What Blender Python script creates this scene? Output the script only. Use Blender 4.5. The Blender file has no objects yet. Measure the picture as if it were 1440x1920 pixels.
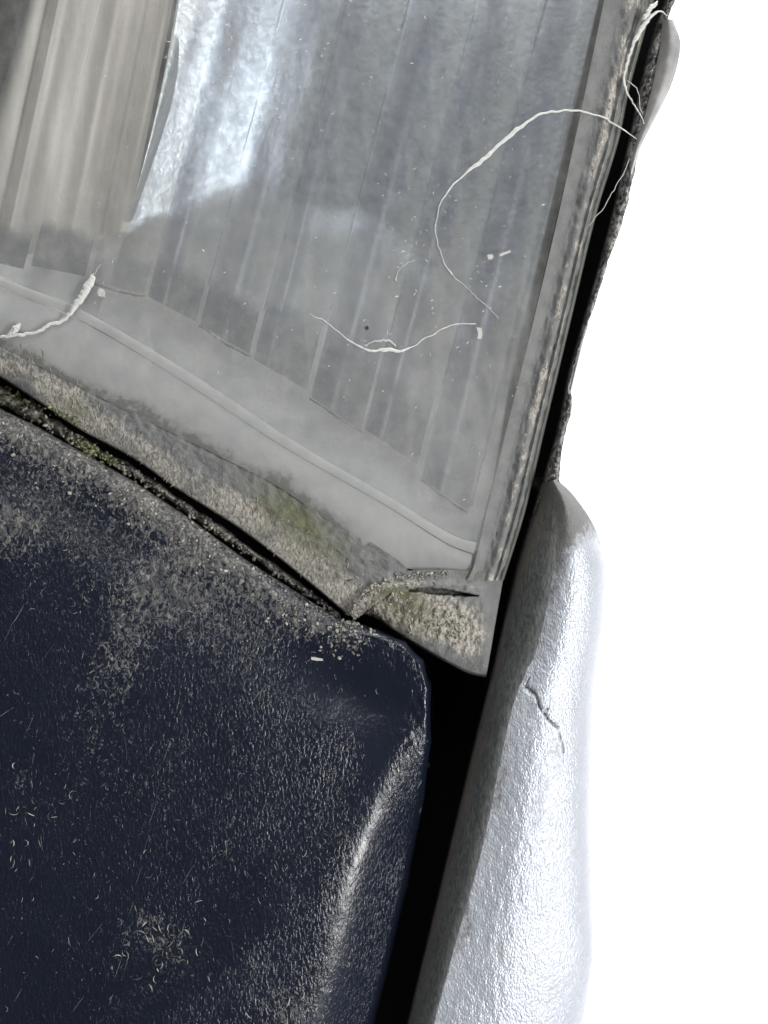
import bpy, math, random
import numpy as np
from mathutils import Vector, Matrix
from mathutils.bvhtree import BVHTree

random.seed(7)
rng = np.random.default_rng(11)
sc = bpy.context.scene
C = sc.collection

# ------------------------------------------------------------------ camera
D = 0.32            # camera to lamp lens, metres
PX = 1e-4           # one photograph pixel on the lens plane = 0.1 mm
cam_d = bpy.data.cameras.new('camera')
cam_d.sensor_fit = 'VERTICAL'
cam_d.sensor_height = 24.0
cam_d.lens = 24.0 * D / (1920 * PX)
cam_d.clip_start = 0.01
cam_d.clip_end = 20
cam = bpy.data.objects.new('camera', cam_d)
C.objects.link(cam)
cam.location = (0, -D, 0)
cam.rotation_euler = (math.radians(90), 0, 0)
cam_d.dof.use_dof = True
cam_d.dof.focus_distance = D
cam_d.dof.aperture_fstop = 4.5
sc.camera = cam

# ------------------------------------------------------------------ world and lamps
w = bpy.data.worlds.new('World')
sc.world = w
w.use_nodes = True
w.node_tree.nodes['Background'].inputs[0].default_value = (0.97, 0.98, 1.0, 1)
w.node_tree.nodes['Background'].inputs[1].default_value = 0.15


def area(name, loc, target, size, power, col=(1, 1, 1), size_y=None):
    l = bpy.data.lights.new(name, 'AREA')
    l.energy = power
    l.size = size
    l.color = col
    if size_y:
        l.shape = 'RECTANGLE'
        l.size_y = size_y
    o = bpy.data.objects.new(name, l)
    C.objects.link(o)
    o.location = loc
    o.rotation_euler = (Vector(target) - Vector(loc)).to_track_quat('-Z', 'Y').to_euler()
    return o


area('key_lamp', (0.42, -0.36, -0.13), (0.02, 0, -0.02), 0.12, 4.7, (1.0, 0.985, 0.965), 0.34)
area('front_lamp', (-0.05, -0.60, 0.55), (0, 0, 0), 0.5, 5.3, (1.0, 0.99, 0.975))
area('backdrop_lamp', (0.1, 0.10, 0.80), (0.15, 0.5, 0.0), 0.5, 20.0)
area('backdrop_lamp', (0.1, 0.10, -0.80), (0.15, 0.5, 0.0), 0.5, 20.0)

sc.view_settings.view_transform = 'Standard'
sc.view_settings.look = 'None'
sc.view_settings.exposure = 0.0
sc.view_settings.gamma = 1.0
sc.view_settings.use_curve_mapping = False
sc.cycles.transparent_max_bounces = 16
sc.cycles.max_bounces = 8

# ------------------------------------------------------------------ helpers


def P(px, py, d):
    """photo pixel + height d (mm, towards the camera) -> world point"""
    d = np.asarray(d, float) * 1e-3
    s = (D - d) / D
    return np.stack([(np.asarray(px, float) - 720) * PX * s, -d + 0 * np.asarray(px, float),
                     (960 - np.asarray(py, float)) * PX * s], -1)


def cr(pts, n):
    """smooth curve through pts (k,m) sampled at n points (chord-length Catmull-Rom)"""
    p = np.array(pts, float)
    if len(p) == 2:
        t = np.linspace(0, 1, n)[:, None]
        return p[0] * (1 - t) + p[1] * t
    seg = np.linalg.norm(np.diff(p, axis=0), axis=1) + 1e-9
    T = np.concatenate([[0], np.cumsum(seg)])
    m = np.empty_like(p)
    m[1:-1] = (p[2:] - p[:-2]) / (T[2:] - T[:-2])[:, None]
    m[0] = (p[1] - p[0]) / seg[0]
    m[-1] = (p[-1] - p[-2]) / seg[-1]
    t = np.linspace(0, T[-1], n)
    k = np.clip(np.searchsorted(T, t, side='right') - 1, 0, len(seg) - 1)
    h = seg[k][:, None]
    s = ((t - T[k]) / seg[k])[:, None]
    return ((2 * s**3 - 3 * s**2 + 1) * p[k] + (s**3 - 2 * s**2 + s) * h * m[k]
            + (-2 * s**3 + 3 * s**2) * p[k + 1] + (s**3 - s**2) * h * m[k + 1])


def vnoise(x, y, seed=0):
    x = np.asarray(x, float); y = np.asarray(y, float)
    xi = np.floor(x).astype(np.int64); yi = np.floor(y).astype(np.int64)
    fx = x - xi; fy = y - yi
    fx = fx * fx * (3 - 2 * fx); fy = fy * fy * (3 - 2 * fy)

    def h(a, b):
        n = (a * 374761393 + b * 668265263 + seed * 1442695041) & 0xffffffff
        n = ((n ^ (n >> 13)) * 1274126177) & 0xffffffff
        return ((n ^ (n >> 16)) & 0xffff) / 65535.0
    return ((h(xi, yi) * (1 - fx) + h(xi + 1, yi) * fx) * (1 - fy)
            + (h(xi, yi + 1) * (1 - fx) + h(xi + 1, yi + 1) * fx) * fy)


def fbm(x, y, seed=0, o=4):
    s = 0; a = 0.5
    for i in range(o):
        s = s + a * vnoise(x, y, seed + i * 17)
        x = x * 2.03; y = y * 2.03; a *= 0.5
    return s / (1 - 0.5**o)


def blob(px, py, cx, cy, rx, ry, ang=0):
    a = math.radians(ang)
    dx = px - cx; dy = py - cy
    u = (dx * math.cos(a) + dy * math.sin(a)) / rx
    v = (-dx * math.sin(a) + dy * math.cos(a)) / ry
    return np.exp(-(u * u + v * v))


def seg_dist(px, py, pts):
    best = np.full(np.shape(px), 1e9)
    for (ax, ay), (bx, by) in zip(pts[:-1], pts[1:]):
        vx, vy = bx - ax, by - ay
        t = np.clip(((px - ax) * vx + (py - ay) * vy) / (vx * vx + vy * vy + 1e-9), 0, 1)
        best = np.minimum(best, np.hypot(px - ax - t * vx, py - ay - t * vy))
    return best


def smooth(x, a, b):
    t = np.clip((np.asarray(x, float) - a) / (b - a), 0, 1)
    return t * t * (3 - 2 * t)


def link(name, me, mat, parent=None):
    o = bpy.data.objects.new(name, me)
    C.objects.link(o)
    if mat:
        me.materials.append(mat)
    if parent:
        o.parent = parent
        o.matrix_parent_inverse = Matrix.Translation(-Vector(parent.location))
    return o


def tag(o, label, cat, group=None):
    o['label'] = label
    o['category'] = cat
    if group:
        o['group'] = group
    return o


def thing(name, loc, label, cat, group=None):
    o = bpy.data.objects.new(name, None)
    C.objects.link(o)
    o.location = loc
    o.empty_display_size = 0.01
    return tag(o, label, cat, group)


SURF = {}


def grid_mesh(name, px, py, d, mat, parent=None, thick=0, attrs=None, key=None, back=None, rim_mat=None):
    """px,py,d: (nv,nu) arrays. thick in mm gives the sheet a back and closed rims."""
    nv, nu = px.shape
    co = P(px, py, d).reshape(-1, 3)
    idx = np.arange(nv * nu).reshape(nv, nu)
    q = np.stack([idx[:-1, :-1], idx[:-1, 1:], idx[1:, 1:], idx[1:, :-1]], -1).reshape(-1, 4)
    # outward = towards the camera (-Y)
    a = co[q[0, 1]] - co[q[0, 0]]; b = co[q[0, 3]] - co[q[0, 0]]
    mid = q[len(q) // 2 + nu // 2]
    a = co[mid[1]] - co[mid[0]]; b = co[mid[3]] - co[mid[0]]
    flip = np.cross(a, b)[1] > 0
    if flip:
        q = q[:, ::-1]
    faces = [q]
    n0 = len(co)
    if thick:
        bd = d - thick if back is None else back
        cb = P(px, py, bd).reshape(-1, 3)
        co = np.concatenate([co, cb])
        faces.append(q[:, ::-1] + n0)
        ring = np.concatenate([idx[0, :-1], idx[:-1, -1], idx[-1, :0:-1], idx[:0:-1, 0]])
        nx = np.roll(ring, -1)
        s = np.stack([ring, ring + n0, nx + n0, nx], -1)
        if flip:
            s = s[:, ::-1]
        faces.append(s)
    f = np.concatenate(faces)
    me = bpy.data.meshes.new(name)
    me.from_pydata(co.tolist(), [], f.tolist())
    me.polygons.foreach_set('use_smooth', [True] * len(me.polygons))
    if thick:
        me.set_sharp_from_angle(angle=math.radians(55))
    for k, fn in (attrs or {}).items():
        v = np.clip(fn(px, py), 0, 1).reshape(-1)
        if thick:
            v = np.concatenate([v, v])
        at = me.attributes.new(k, 'FLOAT', 'POINT')
        at.data.foreach_set('value', v.astype(np.float32))
    me.update()
    o = link(name, me, mat, parent)
    if rim_mat:
        me.materials.append(rim_mat)
        mi = np.zeros(len(f), np.int32); mi[-len(faces[-1]):] = 1
        me.polygons.foreach_set('material_index', mi)
    if key:
        SURF[key] = BVHTree.FromPolygons([Vector(c) for c in co], f.tolist())
    return o


def loft(rows, nu, nv):
    """rows: list of curves [(px,py,d),...] -> (nv,nu) arrays"""
    R = np.stack([cr(r, nu) for r in rows])             # (k,nu,3)
    t0 = np.linspace(0, 1, len(rows))
    out = np.empty((nv, nu, 3))
    for j in range(nu):
        out[:, j] = cr(R[:, j], nv)
    return out[..., 0], out[..., 1], out[..., 2]


def hit(key, px, py):
    o = Vector((0, -D, 0))
    v = Vector(P(px, py, 0)) - o
    v.normalize()
    keys = key if isinstance(key, (list, tuple)) else [key]
    best = None
    for k in keys:
        loc, nrm, _, dist = SURF[k].ray_cast(o, v)
        if loc is not None and (best is None or dist < best[2]):
            best = (loc, nrm, dist)
    if best is None:
        return None
    n = best[1]
    if n.dot(v) > 0:
        n = -n
    return best[0], n


def tube_mesh(name, pts, radii, mat, parent=None, sides=8, n=None, rough=0.0):
    """smooth tube through world points with a radius per point, capped by tapering"""
    p = np.array([list(a) for a in pts], float)
    r = np.array(radii, float)
    n = n or max(24, len(p) * 8)
    full = cr(np.concatenate([p * 1e3, r[:, None] * 1e3], 1), n) * 1e-3
    c = full[:, :3]; rad = np.maximum(full[:, 3], 1e-6)
    if rough:
        k = np.arange(n)
        rad = rad * (1 + rough * (vnoise(k * 0.55, k * 0 + 3.3, len(pts)) - 0.5) * 2)
    t = np.gradient(c, axis=0)
    t /= np.linalg.norm(t, axis=1)[:, None] + 1e-12
    up = np.array([0, -1, 0.0])
    s1 = np.cross(t, up); s1 /= np.linalg.norm(s1, axis=1)[:, None] + 1e-12
    s2 = np.cross(s1, t)
    a = np.linspace(0, 2 * math.pi, sides, endpoint=False)
    co = (c[:, None] + rad[:, None, None] * (np.cos(a)[None, :, None] * s1[:, None]
          + 0.7 * np.sin(a)[None, :, None] * s2[:, None])).reshape(-1, 3)
    f = []
    for i in range(n - 1):
        for j in range(sides):
            k = (j + 1) % sides
            f.append((i * sides + j, i * sides + k, (i + 1) * sides + k, (i + 1) * sides + j))
    f.append(tuple(range(sides))[::-1]); f.append(tuple((n - 1) * sides + j for j in range(sides)))
    me = bpy.data.meshes.new(name)
    me.from_pydata(co.tolist(), [], f)
    me.polygons.foreach_set('use_smooth', [True] * len(me.polygons))
    return link(name, me, mat, parent)


def slivers(name, items, mat, parent=None):
    """items: (world point, normal, length m, width m, angle, bend) -> bent tapered slivers lying on a surface"""
    V = []; F = []
    for loc, nrm, L, W, ang, bend in items:
        n = Vector(nrm).normalized()
        e1 = n.cross(Vector((0.13, 0.2, 1))).normalized()
        e2 = n.cross(e1)
        dvec = e1 * math.cos(ang) + e2 * math.sin(ang)
        svec = n.cross(dvec)
        base = len(V)
        q = []
        for t, b in ((-0.5, -bend), (-0.18, bend * 0.6), (0.18, bend * 0.6), (0.5, -bend)):
            q.append(Vector(loc) + dvec * (L * t) + svec * (L * b * 0.4))
        h = n * W * 0.55
        V.append(q[0])
        for c in (q[1], q[2]):
            V += [c + svec * W * 0.5 - h * .2, c - svec * W * 0.5 - h * .2, c + h * random.uniform(.6, 1.2)]
        V.append(q[3])
        for j in range(3):
            k = (j + 1) % 3
            F.append((base, base + 1 + j, base + 1 + k))
            F.append((base + 1 + j, base + 4 + j, base + 4 + k, base + 1 + k))
            F.append((base + 4 + j, base + 7, base + 4 + k))
    me = bpy.data.meshes.new(name)
    me.from_pydata([list(v) for v in V], [], F)
    rv = np.repeat(rng.random(len(items)), 8).astype(np.float32)
    at = me.attributes.new('tint', 'FLOAT', 'POINT')
    at.data.foreach_set('value', rv)
    return link(name, me, mat, parent)


_ico = None


def crumbs(name, items, mat, parent=None):
    """items: (world point, radius m, flatness) -> lumpy crumbs in one mesh"""
    g = (1 + 5**0.5) / 2
    base = np.array([(-1, g, 0), (1, g, 0), (-1, -g, 0), (1, -g, 0), (0, -1, g), (0, 1, g), (0, -1, -g), (0, 1, -g),
                     (g, 0, -1), (g, 0, 1), (-g, 0, -1), (-g, 0, 1)]) / math.hypot(1, g)
    fc = np.array([(0, 11, 5), (0, 5, 1), (0, 1, 7), (0, 7, 10), (0, 10, 11), (1, 5, 9), (5, 11, 4), (11, 10, 2), (10, 7, 6),
                   (7, 1, 8), (3, 9, 4), (3, 4, 2), (3, 2, 6), (3, 6, 8), (3, 8, 9), (4, 9, 5), (2, 4, 11), (6, 2, 10), (8, 6, 7), (9, 8, 1)])
    V = []; F = []
    for i, (loc, r, fl) in enumerate(items):
        a = rng.normal(size=(3, 3)); qm, _ = np.linalg.qr(a)
        s = np.diag([rng.uniform(.7, 1.3), rng.uniform(.45, 1.0), rng.uniform(fl, 1)])
        v = (base * rng.uniform(.75, 1.25, size=(12, 1))) @ s @ qm * r + np.array(loc)
        F.append(fc + 12 * i); V.append(v)
    V = np.concatenate(V); F = np.concatenate(F)
    me = bpy.data.meshes.new(name)
    me.from_pydata(V.tolist(), [], F.tolist())
    at = me.attributes.new('tint', 'FLOAT', 'POINT')
    at.data.foreach_set('value', np.repeat(rng.random(len(items)), 12).astype(np.float32))
    return link(name, me, mat, parent)


# ------------------------------------------------------------------ materials
class M:
    """tiny node-graph builder"""

    def __init__(s, name):
        s.m = bpy.data.materials.new(name); s.m.use_nodes = True
        s.t = s.m.node_tree; s.b = s.t.nodes['Principled BSDF']; s.out = s.t.nodes['Material Output']
        s.co = s.new('ShaderNodeTexCoord').outputs['Object']

    def new(s, t):
        return s.t.nodes.new(t)

    def l(s, a, b):
        s.t.links.new(a, b)

    def put(s, inp, v):
        if hasattr(v, 'is_output'):
            s.l(v, inp)
        elif isinstance(v, (tuple, list)) and len(v) == 3 and inp.type == 'RGBA':
            inp.default_value = (*v, 1)
        else:
            inp.default_value = v

    def map(s, rot=(0, 0, 0), scale=(1, 1, 1)):
        n = s.new('ShaderNodeMapping'); s.l(s.co, n.inputs[0])
        n.inputs['Rotation'].default_value = [math.radians(a) for a in rot]; n.inputs['Scale'].default_value = scale
        return n.outputs[0]

    def noise(s, scale, detail=4, rough=.55, co=None, dist=0):
        n = s.new('ShaderNodeTexNoise'); s.l(co or s.co, n.inputs['Vector'])
        n.inputs['Scale'].default_value = scale; n.inputs['Detail'].default_value = detail
        n.inputs['Roughness'].default_value = rough; n.inputs['Distortion'].default_value = dist
        return n.outputs['Fac']

    def vor(s, scale, feature='F1', co=None, rand=1):
        n = s.new('ShaderNodeTexVoronoi'); n.feature = feature; s.l(co or s.co, n.inputs['Vector'])
        n.inputs['Scale'].default_value = scale; n.inputs['Randomness'].default_value = rand
        return n.outputs['Distance']

    def attr(s, name):
        n = s.new('ShaderNodeAttribute'); n.attribute_name = name
        return n.outputs['Fac']

    def rand(s):
        return s.new('ShaderNodeObjectInfo').outputs['Random']

    def rng(s, v, a, b, c=0.0, d=1.0, sm=True):
        n = s.new('ShaderNodeMapRange'); n.interpolation_type = 'SMOOTHSTEP' if sm else 'LINEAR'
        s.l(v, n.inputs[0])
        for i, x in enumerate((a, b, c, d)):
            n.inputs[i + 1].default_value = x
        return n.outputs[0]

    def math(s, op, a, b=0.0):
        n = s.new('ShaderNodeMath'); n.operation = op; s.put(n.inputs[0], a); s.put(n.inputs[1], b)
        return n.outputs[0]

    def mix(s, f, a, b):
        n = s.new('ShaderNodeMix'); n.data_type = 'RGBA'
        s.put(n.inputs[0], f); s.put(n.inputs[6], a); s.put(n.inputs[7], b)
        return n.outputs[2]

    def bump(s, h, strength, dist, nrm=None):
        n = s.new('ShaderNodeBump'); n.inputs['Strength'].default_value = strength
        n.inputs['Distance'].default_value = dist; s.l(h, n.inputs['Height'])
        if nrm:
            s.l(nrm, n.inputs['Normal'])
        return n.outputs[0]

    def set(s, **k):
        nm = dict(col='Base Color', rough='Roughness', metal='Metallic', spec='Specular IOR Level', normal='Normal',
                  coat='Coat Weight', coat_rough='Coat Roughness', sss='Subsurface Weight')
        for a, v in k.items():
            s.put(s.b.inputs[nm[a]], v)
        return s

    def clear(s, fac, tint=(1, 1, 1)):
        """mix the surface with plain see-through plastic; fac = share of dusty surface"""
        t = s.new('ShaderNodeBsdfTransparent'); s.put(t.inputs[0], tint)
        m = s.new('ShaderNodeMixShader'); s.put(m.inputs[0], fac)
        s.l(t.outputs[0], m.inputs[1]); s.l(s.b.outputs[0], m.inputs[2]); s.l(m.outputs[0], s.out.inputs[0])
        return s


# clear lens plastic under a film of dust
m = M('dusty_lens')
film = m.noise(260, 6, .65)
fine = m.noise(2600, 3, .6)
streak = m.noise(300, 4, .6, m.map((0, 15, 0), (1, 1, .16)))
col = m.mix(m.rng(film, .3, .7), (.275, .275, .27), (.33, .325, .312))
fac = m.math('ADD', m.rng(film, .3, .75, .09, .15), m.rng(fine, .58, .72, 0, .10))
fac = m.math('ADD', fac, m.rng(streak, .5, .72, 0, .10))
fac = m.math('ADD', fac, m.math('MULTIPLY', m.attr('dust'), .30))
m.set(col=col, rough=.42, spec=.35, normal=m.bump(m.noise(900, 5, .6), .25, .0004)).clear(fac, (.93, .95, .96))
DUSTY_LENS = m.m

m = M('lens_rim_plastic')
f1 = m.noise(300, 5, .6)
m.set(col=m.mix(m.rng(f1, .3, .7), (.315, .325, .325), (.37, .37, .362)), rough=.38, spec=.4,
      normal=m.bump(m.noise(700, 5, .6), .2, .0004))
gr = m.math('ADD', m.attr('grime'), m.math('MULTIPLY', m.math('SUBTRACT', m.noise(650, 6, .7), .5), 1.3))
gr = m.math('MULTIPLY', m.rng(gr, .25, .8), m.rng(m.attr('grime'), .02, .2))
m.set(col=m.mix(gr, m.mix(m.rng(f1, .3, .7), (.315, .325, .325), (.37, .37, .362)), (.115, .118, .11)), rough=m.rng(gr, 0, 1, .38, .85))
m.clear(m.rng(gr, 0, 1, .55, .9), (.8, .82, .82))
LENS_RIM = m.m

m = M('clear_flute')
r = m.rand()
f1 = m.noise(420, 4, .6)
col = m.mix(r, (.16, .165, .17), (.30, .29, .272))
m.set(col=col, rough=.25, spec=.5, normal=m.bump(m.noise(500, 3, .5), .15, .0005)).clear(
    m.math('MULTIPLY', m.rng(m.attr('fade'), 0, 1, .3, 1), m.math('ADD', m.rng(r, 0, 1, .06, .16), m.rng(f1, .45, .7, 0, .08))), (.93, .94, .95))
FLUTE = m.m
m = M('clean_flute')
m.set(col=(.35, .33, .30), rough=.25, spec=.5).clear(m.rng(m.noise(150, 3, .5, m.map((0, 15, 0), (1, 1, .2))), .4, .7, .02, .09), (.985, .98, .97))
CLEAN = m.m
m = M('shade_tinted_flute')
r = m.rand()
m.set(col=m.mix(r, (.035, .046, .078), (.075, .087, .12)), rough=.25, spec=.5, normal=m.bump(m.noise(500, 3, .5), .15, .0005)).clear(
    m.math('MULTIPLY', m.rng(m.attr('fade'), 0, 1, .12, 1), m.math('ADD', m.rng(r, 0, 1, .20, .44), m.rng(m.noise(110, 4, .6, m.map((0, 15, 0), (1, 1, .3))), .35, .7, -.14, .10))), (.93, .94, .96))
FLUTE_DARK = m.m  # dark bluish tint paints shade on the broad flute faces

m = M('silvered_reflector')
fl_ = m.attr('film')
m.set(col=m.mix(fl_, m.mix(m.noise(60, 3), (.50, .525, .565), (.62, .63, .64)), m.mix(m.rng(m.noise(130, 5, .6), .3, .7), (.20, .20, .198), (.315, .308, .295))), metal=m.rng(fl_, 0, 1, .9, 0),
      rough=m.rng(m.noise(500, 4), .3, .7, .34, .46),
      normal=m.bump(m.noise(900, 4, .6), .25, .0005))
REFLECTOR = m.m

m = M('dark_joint_line')
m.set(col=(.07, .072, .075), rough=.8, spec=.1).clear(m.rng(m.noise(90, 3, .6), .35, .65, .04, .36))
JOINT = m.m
m = M('painted_foot_shadow')
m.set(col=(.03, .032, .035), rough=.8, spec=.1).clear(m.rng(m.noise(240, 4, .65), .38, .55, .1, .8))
FOOT_SHADOW = m.m
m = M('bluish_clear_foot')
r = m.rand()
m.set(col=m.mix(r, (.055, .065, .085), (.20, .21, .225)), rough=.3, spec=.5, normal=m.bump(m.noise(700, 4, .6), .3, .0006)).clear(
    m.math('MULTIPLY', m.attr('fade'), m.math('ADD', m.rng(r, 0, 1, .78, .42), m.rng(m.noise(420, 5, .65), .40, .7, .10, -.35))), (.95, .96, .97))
FOOT = m.m

m = M('taupe_plastic')
st = m.noise(140, 4, .6, m.map((0, 14, 0), (1, 1, .1)))
m.set(col=m.mix(m.rng(st, .3, .7), (.42, .38, .345), (.60, .565, .525)), rough=.5, spec=.3,
      normal=m.bump(m.noise(600, 3), .2, .0004))
TAUPE = m.m

m = M('grey_ledge_plastic')
m.set(col=m.mix(m.rng(m.noise(120, 4), .3, .7), (.27, .275, .28), (.42, .415, .40)), rough=.5, spec=.3)
LEDGE = m.m

m = M('black_cavity_plastic')
m.set(col=(.0035, .0035, .004), rough=.9, spec=.05)
BLACK = m.m

# grimy lamp flange
m = M('grimy_flange')
n1 = m.noise(700, 6, .7)
n2 = m.noise(2600, 4, .7, m.map((0, 20, 0), (1, 1, .45)))
dirt = m.attr('dirt'); moss = m.attr('moss')
dm = m.math('ADD', m.math('MULTIPLY', dirt, 1.15), m.math('SUBTRACT', m.math('MULTIPLY', m.math('ADD', n1, n2), .8), .85))
col = m.mix(m.rng(m.noise(350, 3), .3, .7), (.10, .104, .104), (.135, .139, .137))
col = m.mix(m.rng(dm, .15, .75), col, m.mix(m.rng(n2, .35, .65), (.145, .138, .123), (.36, .343, .31)))
mm = m.math('MULTIPLY', moss, m.rng(n1, .3, .6, .35, 1))
col = m.mix(mm, col, m.mix(n2, (.045, .05, .024), (.135, .137, .075)))
m.set(col=col, rough=m.rng(dm, .1, .7, .5, .9), spec=.25,
      normal=m.bump(m.math('ADD', n2, m.math('MULTIPLY', n1, .7)), .38, .0007))
FLANGE = m.m

# pebbled bumper plastic
m = M('pebbled_bumper_plastic')
stretch = m.map((0, 10, 0), (1, 1, .45))
g1 = m.rng(m.vor(1500, 'F1', stretch), .1, .45, 1, 0)
g2 = m.rng(m.noise(1900, 3, .6, stretch), .42, .68)
g3 = m.noise(5200, 2, .6, stretch)
dust = m.attr('dirt'); smoothz = m.attr('worn')
n1 = m.noise(240, 6, .7); n2 = m.noise(1150, 6, .78, m.map((0, -25, 0), (1, 1, .7)), 1.0)
dm = m.math('ADD', m.math('MULTIPLY', dust, 1.25), m.math('SUBTRACT', m.math('MULTIPLY', n2, 4.2), 2.55))
dm = m.math('ADD', dm, m.math('MULTIPLY', m.math('SUBTRACT', n1, .5), .5))
col = m.mix(m.noise(90, 4), (.0026, .0043, .0105), (.0055, .0082, .0165))
col = m.mix(m.rng(dm, .1, .8, 0, .92), col, m.mix(m.rng(n2, .4, .75), (.05, .05, .047), (.225, .22, .207)))
h = m.math('ADD', m.math('MULTIPLY', g1, .5), m.math('ADD', m.math('MULTIPLY', g2, .8), m.math('MULTIPLY', g3, .25)))
h = m.math('ADD', h, m.math('MULTIPLY', m.rng(dm, .1, .8), 1.6))
h = m.math('MULTIPLY', h, m.rng(smoothz, 0, 1, 1, .25))
m.set(col=col, rough=m.rng(dm, .1, .7, .23, .85), spec=.45, normal=m.bump(h, .43, .0002))
BUMPER = m.m

# silver paint, pebbled and blistered
m = M('blistered_silver_paint')
st = m.map((0, 15, 0), (1, 1, .6))
a1 = m.noise(2600, 4, .7, st); a2 = m.vor(2800, 'F1', st); a3 = m.noise(90, 3)
grime = m.attr('dirt'); gm = m.math('ADD', grime, m.math('SUBTRACT', m.math('MULTIPLY', m.noise(900, 5, .7), 1.2), .75))
col = m.mix(a3, (.31, .335, .385), (.41, .43, .47))
col = m.mix(m.rng(gm, .2, .8), col, (.11, .112, .11))
col = m.mix(m.attr('crack'), col, (.055, .046, .036))
m.set(col=col, rough=m.rng(gm, .1, .8, .27, .8), metal=m.rng(gm, .1, .7, .35, 0), spec=.5,
      normal=m.bump(m.math('SUBTRACT', a1, m.math('MULTIPLY', a2, .8)), .6, .00024))
PAINT = m.m

m = M('grey_rolled_lip')
n1 = m.noise(500, 5, .65); n2 = m.noise(1800, 4, .7, m.map((0, 16, 0), (1, 1, .3)))
dm = m.math('ADD', m.attr('dirt'), m.math('SUBTRACT', m.math('MULTIPLY', n1, 1.3), .8))
col = m.mix(m.rng(n2, .35, .65), (.042, .046, .047), (.088, .092, .092))
col = m.mix(m.rng(dm, .1, .7), col, m.mix(n2, (.03, .028, .025), (.15, .143, .13)))
m.set(col=col, rough=.6, spec=.25, normal=m.bump(m.math('ADD', n1, n2), .4, .0007))
LIP = m.m

m = M('grimy_black_flange')
n1 = m.noise(420, 5, .7); n2 = m.noise(1500, 4, .7)
col = m.mix(m.rng(m.math('MULTIPLY', m.math('ADD', n1, n2), .5),   .44, .60), (.010, .010, .010), (.30, .29, .28))
m.set(col=col, rough=.65, spec=.3, normal=m.bump(m.math('ADD', n1, n2), .7, .0012))
SEAL = m.m

m = M('pale_grey_paint')
m.set(col=m.mix(m.rng(m.noise(240, 5, .6), .3, .7), (.17, .17, .17), (.27, .268, .265)), rough=.5, spec=.35)
PALE = m.m


def grain_mat(name, c0, c1, rough=.85):
    m = M(name)
    t = m.attr('tint')
    m.set(col=m.mix(t, c0, c1), rough=rough, spec=.25, normal=m.bump(m.noise(4000, 3), .5, .0003))
    return m.m


m = M('faint_silk')
m.set(col=(.6, .6, .58), rough=.7).clear(m.rng(m.noise(700, 4, .6), .3, .7, .15, .55))
FAINT = m.m
GRIT = grain_mat('dry_grit', (.06, .057, .05), (.33, .315, .28))
FLECK = grain_mat('dust_glint_flecks', (.045, .047, .05), (.33, .32, .28))
LFLECK = grain_mat('pale_lens_flecks', (.26, .26, .25), (.62, .61, .57))
MOSSM = grain_mat('moss', (.025, .03, .012), (.26, .27, .15))
FLAKE = grain_mat('dried_moss_flakes', (.07, .069, .048), (.28, .27, .215))

m = M('spider_silk')
m.set(col=m.mix(m.noise(1500, 4), (.26, .26, .25), (.54, .535, .515)), rough=.7, spec=.3)
m.b.inputs['Subsurface Weight'].default_value = .0
SILK = m.m
m = M('thin_spider_silk')
m.set(col=(.32, .32, .305), rough=.6, spec=.4)
SILK2 = m.m
m = M('white_backdrop_paper')
m.set(col=(.9, .9, .9), rough=.9, spec=.1)
PAPER = m.m
m = M('black_speck')
m.set(col=(.006, .006, .006), rough=.5)
SPECK = m.m
m = M('white_chip')
m.set(col=m.mix(m.noise(2000, 3), (.26, .255, .235), (.42, .41, .375)), rough=.6)
CHIP = m.m

# ------------------------------------------------------------------ setting: backdrop, black inner body
me = bpy.data.meshes.new('backdrop')
bw = []
bf = []
prof = [(-3.0, .5), (-.5, .5), (.5, .5), (3.0, .5)]
nx = 13
for i in range(nx):
    x = -3 + 6 * i / (nx - 1)
    for z in (-2.5, -1.2, 0, 1.2, 2.5):
        bw.append((x, .5 - 0.03 * (x / 3) ** 2, z))
for i in range(nx - 1):
    for j in range(4):
        a = i * 5 + j
        bf.append((a, a + 5, a + 6, a + 1))
me.from_pydata(bw, [], bf)
bd = link('backdrop', me, PAPER)
bd['kind'] = 'structure'
bd['label'] = 'plain white backdrop behind the car corner'


def slab(name, poly, d0, d1, mat, parent=None):
    """prism: polygon in px between heights d0 (front) and d1 (back)"""
    n = len(poly)
    a = np.array(poly, float)
    co = np.concatenate([P(a[:, 0], a[:, 1], np.full(n, d0)), P(a[:, 0], a[:, 1], np.full(n, d1))])
    ar = np.sum(a[:, 0] * np.roll(a[:, 1], -1) - np.roll(a[:, 0], -1) * a[:, 1])
    f = [tuple(range(n)), tuple(range(2 * n - 1, n - 1, -1))]
    f += [(i, i + n, (i + 1) % n + n, (i + 1) % n) for i in range(n)]
    if ar < 0:
        f = [t[::-1] for t in f]
    me = bpy.data.meshes.new(name)
    me.from_pydata(co.tolist(), [], f)
    me.validate()
    import bmesh
    bm = bmesh.new(); bm.from_mesh(me); bmesh.ops.recalc_face_normals(bm, faces=bm.faces)
    bm.to_mesh(me); bm.free()
    return link(name, me, mat, parent)


inner = slab('inner_body_panel', [(-400, -300), (1330, -300), (1262, 0), (1195, 250), (1164, 390), (1104, 600), (1056, 800), (1030, 900), (1015, 1000), (975, 1250),
                                  (900, 1600), (850, 2200), (-400, 2200)], -37, -41, BLACK)
tag(inner, 'black inner body panel deep in the gap behind lamp and bumper', 'body panel')

# ------------------------------------------------------------------ headlamp
lamp = thing('headlamp', tuple(P(450, 1000, -20)), 'clear ribbed car headlamp with dusty lens and grimy edge flanges', 'headlamp')

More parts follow.
